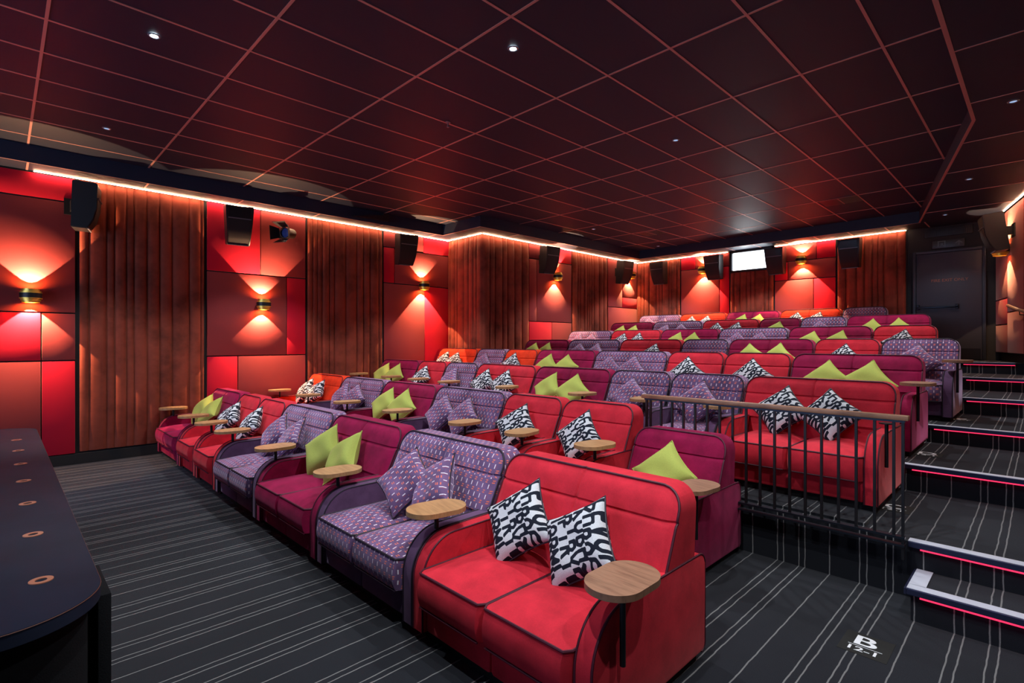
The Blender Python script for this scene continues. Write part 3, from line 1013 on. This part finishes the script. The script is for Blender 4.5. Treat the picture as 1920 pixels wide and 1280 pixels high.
# ------------------------------------------------------------------ counter at the left
cz = .55 * U
cx0, cx1, cy0, cy1 = -3.75 * U, -1.118 * U, -.40 * U, .137 * U
def rrect(x0, x1, y0, y1, r, n=10):
    pts = []
    for cx, cy, a0 in ((x1 - r, y0 + r, -PI / 2), (x1 - r, y1 - r, 0), (x0 + r, y1 - r, PI / 2), (x0 + r, y0 + r, PI)):
        for i in range(n + 1):
            a = a0 + PI / 2 * i / n
            pts.append((cx + r * math.cos(a), cy + r * math.sin(a)))
    return pts
t = thing('bar_counter', 'long midnight blue counter with rounded end and copper cup rings, left foreground', 'counter', (0, 0, 0))
bm = bmesh.new(); add_prism(bm, rrect(cx0, cx1, cy0, cy1, .24, 14), cz - .042, cz, bev=.002)
ct = link('counter_top', tomesh(bm, 'counter_top'), MAT['counter'], t)
bm = bmesh.new(); add_prism(bm, rrect(cx0 + .04, cx1 - .06, cy0 + .04, cy1 - .03, .2, 10), .0, cz - .043)
link('counter_body', tomesh(bm, 'counter_body'), MAT['counterbody'], t)
link('end_panel', box_mesh('end_panel', -1.44 * U, -1.262 * U, cy1 - .005, cy1 + .03, 0, cz - .06, bev=.003), MAT['counterbody'], t)
bm = bmesh.new()
add_tube(bm, [(x, y, cz - .003) for x, y in rrect(cx0, cx1, cy0, cy1, .24, 14)], .0018, 5, closed=True)
link('edge_line', tomesh(bm, 'edge_line'), MAT['plyedge'], ct)
for i in range(7):
    bm = bmesh.new()
    add_lathe(bm, [(.0155, .0), (.0155, .003), (.031, .003), (.031, 0)], 28, close=False)
    link('cup_ring', tomesh(bm, 'cup_ring'), MAT['copper'], ct, ((-1.322 - .327 * i) * U, .056 * U, cz + .0002))

# ------------------------------------------------------------------ wall sconces
def spot(name, loc, d, power, size, blend=.15, color=(1, 1, 1), r=.02):
    l = bpy.data.lights.new(name, 'SPOT')
    l.energy = power; l.spot_size = math.radians(size); l.spot_blend = blend; l.color = color; l.shadow_soft_size = r
    o = bpy.data.objects.new(name, l); COL.objects.link(o)
    o.location = loc
    o.rotation_euler = Vector(d).to_track_quat('-Z', 'Y').to_euler()
    return o
def sconce(fr, a, z, label, power=230):
    base = fr.mat() @ Vector((a, .032, z))
    t = thing('wall_sconce', label, 'wall light', base, 0, 'brass up-and-down wall sconces')
    rot = Matrix.Identity(4); rot.col[0][:3] = fr.d; rot.col[1][:3] = fr.n
    # tiers: wide dark middle, narrower brass rings above and below (half-round drum on the wall)
    def drum(r, z0, z1, name, mat, lab=None, th=.004):
        bm = bmesh.new()
        out = [(.08 + 0 + r * math.cos(0), 0)]
        add_lathe(bm, [(r, z0), (r, z1), (r - th, z1), (r - th, z0), (r, z0)], 28, center=(0, .122, 0), close=False)
        me = tomesh(bm, name); xf(me, rot)
        o = link(name, me, MAT[mat], t)
        if lab: o['label'] = lab
    drum(.112, -.031, .031, 'middle_band', 'blackmetal', 'dark middle band')
    drum(.115, -.041, -.0312, 'band_rim', 'brass'); drum(.115, .0312, .040, 'band_rim', 'brass')
    drum(.103, .042, .062, 'upper_ring', 'brass'); drum(.090, .062, .088, 'upper_ring', 'brass')
    drum(.103, -.066, -.042, 'lower_ring', 'brass'); drum(.090, -.092, -.066, 'lower_ring', 'brass')
    bm = bmesh.new(); add_box(bm, -.02, .02, 0, .02, -.02, .02)
    me = tomesh(bm, 'wall_mount'); xf(me, rot); link('wall_mount', me, MAT['blackmetal'], t)
    bm = bmesh.new(); add_lathe(bm, [(.001, -.012), (.022, -.012), (.022, .012), (.001, .012)], 16, center=(0, .122, 0), close=False)
    me = tomesh(bm, 'bulb'); xf(me, rot); link('bulb', me, MAT['lampglow'], t)
    p = base + fr.n * .105
    for s in (1, -1):
        spot('sconce_beam', p + Vector((0, 0, s * .094)), (-fr.n.x * .12, -fr.n.y * .12, s), power, 86, .05, (1, .56, .30), .008)
        l = bpy.data.lights.new('sconce_halo', 'SPOT'); 
        spot('sconce_halo', base + fr.n * .105 + Vector((0, 0, s * .09)), (-fr.n.x * .35, -fr.n.y * .35, s), power * .06, 160, .6, (1, .30, .06), .02)
sconce(FL, .294, 2.30, 'brass tiered wall sconce nearest the camera on the left wall')
sconce(FL, 3.20, 2.33, 'brass tiered wall sconce below the small stage light')
sconce(FL, 6.475, 2.895, 'brass tiered wall sconce just before the left wall steps inward')
sconce(FI, 9.50, 3.25, 'brass tiered wall sconce overlapping a speaker on the rear left wall')
sconce(FI, 12.68, 3.556, 'brass tiered wall sconce in the back left corner')
sconce(FB, -6.21, 3.556, 'brass wall sconce on the back wall left of the projection window')
sconce(FB, -3.87, 3.56, 'brass wall sconce on the back wall right of the projection window')
sconce(FR, -1.0, 3.25, 'brass wall sconce half hidden behind the right wall speaker', 60)

# ------------------------------------------------------------------ speakers
def speaker(fr, a, z, label, toe=0.0, tilt=8, off=.12):
    t = thing('wall_speaker', label, 'speaker', fr.mat() @ Vector((a, .032, z)), 0, 'black surround speakers on the walls')
    rot = Matrix.Identity(4); rot.col[0][:3] = fr.d; rot.col[1][:3] = fr.n
    tl = Matrix.Translation((0, off, 0)) @ Matrix.Rotation(math.radians(toe), 4, 'Z') @ Matrix.Rotation(math.radians(-tilt), 4, 'X')
    def fin(bm, name, mat, par, m=True, lab=None):
        me = tomesh(bm, name); xf(me, rot @ tl if m else rot)
        o = link(name, me, MAT[mat], par)
        if lab: o['label'] = lab
        return o
    H2, wt, wb = .31, .205, .165
    bm = bmesh.new()
    # side profile: deep at the top, front curving back towards the bottom
    prof = [(0, -H2), (.17, -H2), (.235, -.18), (.265, -.02), (.27, H2 - .02), (.26, H2), (0, H2)]
    L = [bm.verts.new((-(wb + (wt - wb) * (zz + H2) / (2 * H2)), yy, zz)) for yy, zz in prof]
    R = [bm.verts.new(((wb + (wt - wb) * (zz + H2) / (2 * H2)), yy, zz)) for yy, zz in prof]
    bm.faces.new(L); bm.faces.new(R[::-1])
    for i in range(len(prof)): bm.faces.new((L[i], R[i], R[(i + 1) % len(prof)], L[(i + 1) % len(prof)]))
    bmesh.ops.bevel(bm, geom=bm.edges[:], offset=.008, segments=2, affect='EDGES')
    cab = fin(bm, 'cabinet', 'speaker', t)
    bm = bmesh.new()   # grille over the woofer
    def fy(zz):
        for (y0_, z0_), (y1_, z1_) in zip(prof[1:], prof[2:5]):
            if z0_ <= zz <= z1_: return y0_ + (y1_ - y0_) * (zz - z0_) / (z1_ - z0_)
        return .27
    zsv = [-.27, -.22, -.18, -.1, -.02, .05, .1]
    A = [bm.verts.new((-(wb - .02 + (wt - wb) * (zz + H2) / (2 * H2)), fy(zz) + .006, zz)) for zz in zsv]
    B = [bm.verts.new(((wb - .02 + (wt - wb) * (zz + H2) / (2 * H2)), fy(zz) + .006, zz)) for zz in zsv]
    for i in range(len(zsv) - 1): bm.faces.new((A[i], B[i], B[i + 1], A[i + 1]))
    r_ = bmesh.ops.extrude_face_region(bm, geom=bm.faces[:])
    for v in r_['geom']:
        if isinstance(v, bmesh.types.BMVert): v.co.y -= .012
    fin(bm, 'grille', 'grille', cab)
    bm = bmesh.new()   # horn mouth
    W1, W2 = .155, .07
    o1 = [bm.verts.new(p) for p in ((-W1, .272, .13), (W1, .272, .13), (W1, .272, .27), (-W1, .272, .27))]
    o2 = [bm.verts.new(p) for p in ((-W2, .276, .175), (W2, .276, .175), (W2, .276, .225), (-W2, .276, .225))]
    for i in range(4): bm.faces.new((o1[i], o1[(i + 1) % 4], o2[(i + 1) % 4], o2[i]))
    bm.faces.new(o2)
    fin(bm, 'horn', 'blackmetal', cab)
    bm = bmesh.new(); add_box(bm, -.165, .165, .268, .288, .108, .12)
    fin(bm, 'divider_bar', 'rim', cab)
    bm = bmesh.new(); add_box(bm, -.145, .145, .172, .19, -.312, -.300)
    fin(bm, 'bottom_lip', 'rim', cab)
    bm = bmesh.new(); add_box(bm, -.09, .09, 0, .02, -.1, .12); add_box(bm, -.03, .03, .02, off + .03, -.06, .08)
    fin(bm, 'bracket', 'blackmetal', t, False)
speaker(FL, .72, 3.54, 'black wall speaker seen from its side, nearest the camera on the left wall', -78, 2, .16)
speaker(FL, 2.78, 3.587, 'black wall speaker on crimson panel left of the small stage light', 8, 8)
speaker(FL, 5.95, 3.587, 'black wall speaker above the third sconce of the left wall', 8, 8)
speaker(FI, 9.05, 3.587, 'black wall speaker on the rear left wall beside its first sconce', 8, 8)
speaker(FI, 12.13, 3.587, 'black wall speaker on the rear left wall near the back corner', 8, 8)
speaker(FB, -7.38, 3.587, 'black wall speaker on rust velvet at the left end of the back wall', 0, 8)
speaker(FB, -5.84, 3.587, 'black wall speaker just left of the projection window', 0, 8)
speaker(FB, -4.37, 3.587, 'black wall speaker just right of the projection window', 0, 8)
speaker(FB, -2.88, 3.587, 'black wall speaker on rust velvet near the fire exit', 0, 8)
speaker(FR, -1.3, 3.52, 'black wall speaker on the right wall beside the fire exit', 0, 8)

# small stage light with barn doors
sl = Vector((-9.11, 3.54, 3.56))
t = thing('stage_light', 'small black stage light with open barn doors on the left wall', 'stage light', sl)
ax = Vector((.55, -.83, -.10)).normalized()
q = ax.to_track_quat('Z', 'Y').to_matrix().to_4x4()
bm = bmesh.new(); add_lathe(bm, [(.001, -.16), (.05, -.155), (.085, -.12), (.09, 0), (.095, .09), (.08, .09), (.07, .0), (.001, -.01)], 28, close=False)
me = tomesh(bm, 'lamp_housing'); me.transform(q); hs = link('lamp_housing', me, plain('bronze_black_metal', (.04, .025, .02), .35, .6), t)
bm = bmesh.new(); add_lathe(bm, [(.001, .06), (.078, .055)], 24, close=False)
me = tomesh(bm, 'lens'); me.transform(q); link('lens', me, plain('blue_lens', (.05, .08, .3), .1), hs)
for i in range(4):
    bm = bmesh.new()
    vs = [bm.verts.new(p) for p in ((-.08, .095, .09), (.08, .095, .09), (.12, .17, .24), (-.12, .17, .24))]
    bm.faces.new(vs)
    r_ = bmesh.ops.extrude_face_region(bm, geom=bm.faces[:])
    for v in r_['geom']:
        if isinstance(v, bmesh.types.BMVert): v.co.y += .004
    me = tomesh(bm, 'barn_door'); me.transform(q @ Matrix.Rotation(PI / 2 * i, 4, 'Z')); link('barn_door', me, MAT['blackmetal'], t)
bm = bmesh.new(); add_tube(bm, [(-.308 + .032, 0, .0), (-.1, 0, .0), (0, .0, -.02)], .014, 8); add_box(bm, -.308 + .03, -.26, -.05, .05, -.06, .06)
link('yoke', tomesh(bm, 'yoke'), MAT['blackmetal'], t)

# dark wedge fitting on the bulkhead edge
bm = bmesh.new(); add_prism(bm, [(0, 0), (.75, .02), (.72, .15), (.62, .15), (.62, .11)], -.0, .10, axis='x')
me = tomesh(bm, 'access_flap', smooth=False)
tag(link('access_flap', me, MAT['speaker'], None, (CX0 * U + .002, 4.66 - .02, SOF * U + .05)), 'black wedge-shaped fitting on the dark bulkhead above the left wall', 'fitting')

# ------------------------------------------------------------------ projection window
t = thing('projection_window', 'bright projection booth window high on the back wall', 'window', (-4.99, YB * U, 3.70))
bm = bmesh.new()
for a in ((-.53, -.47, -.12, 0, -.26, .25), (.47, .53, -.12, 0, -.26, .25), (-.53, .53, -.12, 0, -.28, -.235), (-.53, .53, -.12, 0, .20, .26)): add_box(bm, *a, bev=.004)
link('window_frame', tomesh(bm, 'window_frame'), MAT['blackmetal'], t)
link('glass', box_mesh('glass', -.47, .47, -.045, -.035, -.235, .20), MAT['booth'], t)['label'] = 'white glowing window glass'
bm = bmesh.new(); add_lathe(bm, [(.001, 0), (.07, 0), (.075, .05), (.06, .055), (.001, .04)], 24, close=False)
me = tomesh(bm, 'projector_lens'); me.transform(Matrix.Rotation(PI / 2, 4, 'X')); link('projector_lens', me, emis('lens_glare', (.95, .97, 1), 40), t, (-.15, -.06, -.02))

# ------------------------------------------------------------------ fire exit door
dy = YB * U + .012 * U
dz = AISZ['H'] * U
dx0, dx1, dzt = -1.055 * U, -.475 * U, 1.7 + 1.02 * U
D = tag(link('door_1', box_mesh('door_1', dx0, dx1, dy - .045, dy - .005, dz + .01, dzt, bev=.003), MAT['doorpaint']), 'slate grey fire exit door with a dark push bar', kind='structure')
bm = bmesh.new()
fw = .055
add_box(bm, dx0 - fw, dx0 - .004, dy - .07, dy, dz, dzt + fw, bev=.004); add_box(bm, dx1 + .004, dx1 + fw, dy - .07, dy, dz, dzt + fw, bev=.004); add_box(bm, dx0 - .003, dx1 + .003, dy - .07, dy, dzt + .004, dzt + fw, bev=.004)
link('door_frame', tomesh(bm, 'door_frame'), MAT['doorframe'], D)
link('kick_plate', box_mesh('kick_plate', dx0 + .02, dx1 - .02, dy - .05, dy - .045, dz + .02, dz + .22), MAT['blackmetal'], D)
bm = bmesh.new()
add_box(bm, -1.79, -1.14, dy - .11, dy - .075, 2.35, 2.39, bev=.008); add_box(bm, -1.79, -1.74, dy - .11, dy - .045, 2.33, 2.43, bev=.006); add_box(bm, -1.19, -1.14, dy - .11, dy - .045, 2.33, 2.43, bev=.006)
link('push_bar', tomesh(bm, 'push_bar'), MAT['steel'], D)
me = text_mesh('FIRE EXIT ONLY', .078, .001, 1.0)
me.transform(Matrix.Rotation(PI / 2, 4, 'X')); link('door_lettering', me, MAT['copper'], D, (-1.28, dy - .047, 2.895))['label'] = 'FIRE EXIT ONLY lettering'
t = thing('exit_sign', 'unlit exit sign with running figure and arrow above the fire exit', 'sign', (-1.30, dy - .03, 3.60))
link('sign_box', box_mesh('sign_box', -.24, .24, -.02, .028, -.075, .075, bev=.004), plain('dark_sign_face', (.03, .04, .042), .4), t)
gm = plain('grey_green_symbol', (.09, .13, .13), .5)
bm = bmesh.new()
add_prism(bm, [(.10, .0), (.16, .05), (.22, 0), (.2, -.012), (.17, .014), (.17, -.045), (.15, -.045), (.15, .014), (.12, -.012)], -.0235, -.0205, axis='y')
link('arrow_symbol', tomesh(bm, 'arrow_symbol', smooth=False), gm, t)
bm = bmesh.new()
add_prism(bm, [(-.16, -.05), (-.14, -.05), (-.14, .05), (-.06, .05), (-.06, -.05), (-.04, -.05), (-.04, .065), (-.16, .065)], -.0235, -.0205, axis='y')
add_prism(bm, [(-.125, -.05), (-.105, -.03), (-.09, -.015), (-.075, -.045), (-.062, -.04), (-.08, .0), (-.078, .02), (-.12, .015), (-.12, .005), (-.1, .004)], -.0235, -.0205, axis='y')
link('figure_symbol', tomesh(bm, 'figure_symbol', smooth=False), gm, t)
t = thing('air_grille', 'dark louvred air grille above the exit sign', 'grille', (-1.30, dy - .02, 3.845))
link('grille_frame', box_mesh('grille_frame', -.36, .36, -.02, .018, -.085, .085, bev=.003), plain('grille_frame_black', (.006, .006, .007), .5), t)
bm = bmesh.new()
for i in range(22): add_box(bm, -.33 + i * .0305, -.322 + i * .0305, -.03, -.0205, -.075, .075)
link('louvres', tomesh(bm, 'louvres', smooth=False), MAT['grille'], t)

# ------------------------------------------------------------------ ceiling fittings
def downlight(x, y, zc, label, on=False, r=.045):
    t = thing('downlight', label, 'downlight', (x * U, y * U, zc * U), 0, 'recessed ceiling downlights')
    bm = bmesh.new(); add_lathe(bm, [(r, -.0045), (r * .78, -.012), (r * .62, -.009), (r * .6, -.0045)], 28, close=False)
    link('trim_ring', tomesh(bm, 'trim_ring'), plain('ring_grey', (.25, .27, .3), .35, .6) if 'ring' not in MAT else MAT['ring'], t)
    bm = bmesh.new(); add_lathe(bm, [(.001, -.006), (r * .62, -.006)], 24, close=False)
    link('lens', tomesh(bm, 'lens'), MAT['downglow'] if on else MAT['dimglow'], t)
MAT['ring'] = plain('ring_grey', (.25, .27, .3), .35, .6)
DL = [(-2.973, .527, CEI, 'shining recessed downlight at the upper left of the ceiling', True),
      (-1.851, 1.825, CEI, 'brightest recessed downlight at the top middle of the ceiling', True),
      (-4.493, .524, CEI, 'dim recessed downlight over the left wall end of the ceiling', False),
      (-1.867, 3.495, CEI, 'dim recessed downlight in the middle of the main ceiling', False),
      (-4.092, 5.502, CEI, 'dim recessed downlight over the rear left seats', False),
      (-4.132, 7.189, CEI, 'dim recessed downlight in the far left ceiling corner', False),
      (-.118, 4.001, SOF, 'dim recessed downlight nearest the camera in the aisle bulkhead', False),
      (-.428, 5.658, SOF, 'dim recessed downlight halfway along the aisle bulkhead', False),
      (-.724, 7.071, SOF, 'dim recessed downlight in front of the fire exit', False)]
for x, y, zc, lab, on in DL: downlight(x, y, zc, lab, on)
def vent(x0, x1, y0, y1, zc, label):
    t = thing('ceiling_vent', label, 'ceiling vent', ((x0 + x1) / 2, (y0 + y1) / 2, zc * U), 0, 'dark ceiling vents')
    w_, h_ = (x1 - x0) / 2, (y1 - y0) / 2
    link('backing', box_mesh('backing', -w_, w_, -h_, h_, -.006, -.001), plain('vent_black', (.012, .01, .025), .3), t)
    bm = bmesh.new(); add_box(bm, -.008, .008, -h_, h_, -.009, -.0065); add_box(bm, -w_, w_, -h_, -h_ + .012, -.009, -.0065)
    link('divider', tomesh(bm, 'divider', smooth=False), MAT['gridbar'], t)
vent(-2.80, -2.22, 10.35, 10.85, CEI, 'dark two-part air vent in the ceiling right of the projector')
vent(-6.55, -6.05, 10.4, 10.9, CEI, 'dark square air vent in the ceiling over the rear left seats')
t = thing('smoke_detector', 'small pendant detector hanging from the ceiling near its middle', 'detector', (-2.773 * U, 2.127 * U, CEI * U))
bm = bmesh.new(); add_lathe(bm, [(.03, -.005), (.03, -.012), (.008, -.014), (.008, -.05), (.014, -.055), (.014, -.065), (.001, -.068)], 16, close=False)
link('body', tomesh(bm, 'body'), MAT['ring'], t)

# unseen screen behind the camera, its glow added as front fill light
t = thing('cinema_screen', 'large unseen cinema screen facing the seats, glow added as front light', 'screen', (-2.7 * U, YF * U + .02, 0))
link('screen_surface', box_mesh('screen_surface', -3.6, 3.6, .02, .05, .9, 3.7), MAT['screen'], t)
link('screen_frame', box_mesh('screen_frame', -3.7, 3.7, 0.0, .019, .8, 3.8), MAT['blackmetal'], t)

# ------------------------------------------------------------------ lights
def down(x, y, zc, p, size=70, color=(.93, .96, 1), blend=.35, r=.03, tilt=(0, 0)):
    return spot('downlight_and_fill', (x * U, y * U, zc * U - .03), (tilt[0], tilt[1], -1), p, size, blend, color, r)
for x, y in ((-2.973, .527), (-1.851, 1.825), (-4.493, .524), (-.73, .527), (-.9, 1.2), (-3.4, 1.825), (-4.6, 1.825),
             (-1.867, 3.495), (-3.2, 3.495), (-4.4, 3.3), (-1.2, 4.3), (-2.6, 5.4), (-4.092, 5.502), (-1.3, 5.9), (-2.7, 7.0), (-4.132, 7.0)):
    down(x, y, CEI, 185, 92)  # seen downlights plus lamps without fittings, added to light the seats
for x, y, p in ((-.118, 4.001, 60), (-.428, 5.658, 34), (-.724, 7.071, 22), (.1, 2.4, 110), (.15, .9, 120)):
    down(x, y, SOF, p, 110)  # last ones are unseen, added to light the sofas from the aisle side

w_ = bpy.data.worlds.new('World'); sc.world = w_; w_.use_nodes = True
w_.node_tree.nodes['Background'].inputs[0].default_value = (.02, .02, .025, 1)
w_.node_tree.nodes['Background'].inputs[1].default_value = 1.0

# ------------------------------------------------------------------ camera
cam = bpy.data.cameras.new('camera'); co_ = bpy.data.objects.new('camera', cam); COL.objects.link(co_)
cam.sensor_width = 36; cam.lens = 979 / 1920 * 36
cam.clip_start = .05; cam.clip_end = 60
co_.location = (0, 0, 1.7)
co_.rotation_euler = (PI / 2, 0, math.atan2(997, 979))
sc.camera = co_
sc.view_settings.view_transform = 'Standard'
sc.view_settings.look = 'None'
sc.view_settings.gamma = 1.0
sc.view_settings.use_curve_mapping = False
sc.view_settings.exposure = 0.0
sc.cycles.use_denoising = True
sc.cycles.max_bounces = 6
sc.cycles.diffuse_bounces = 4
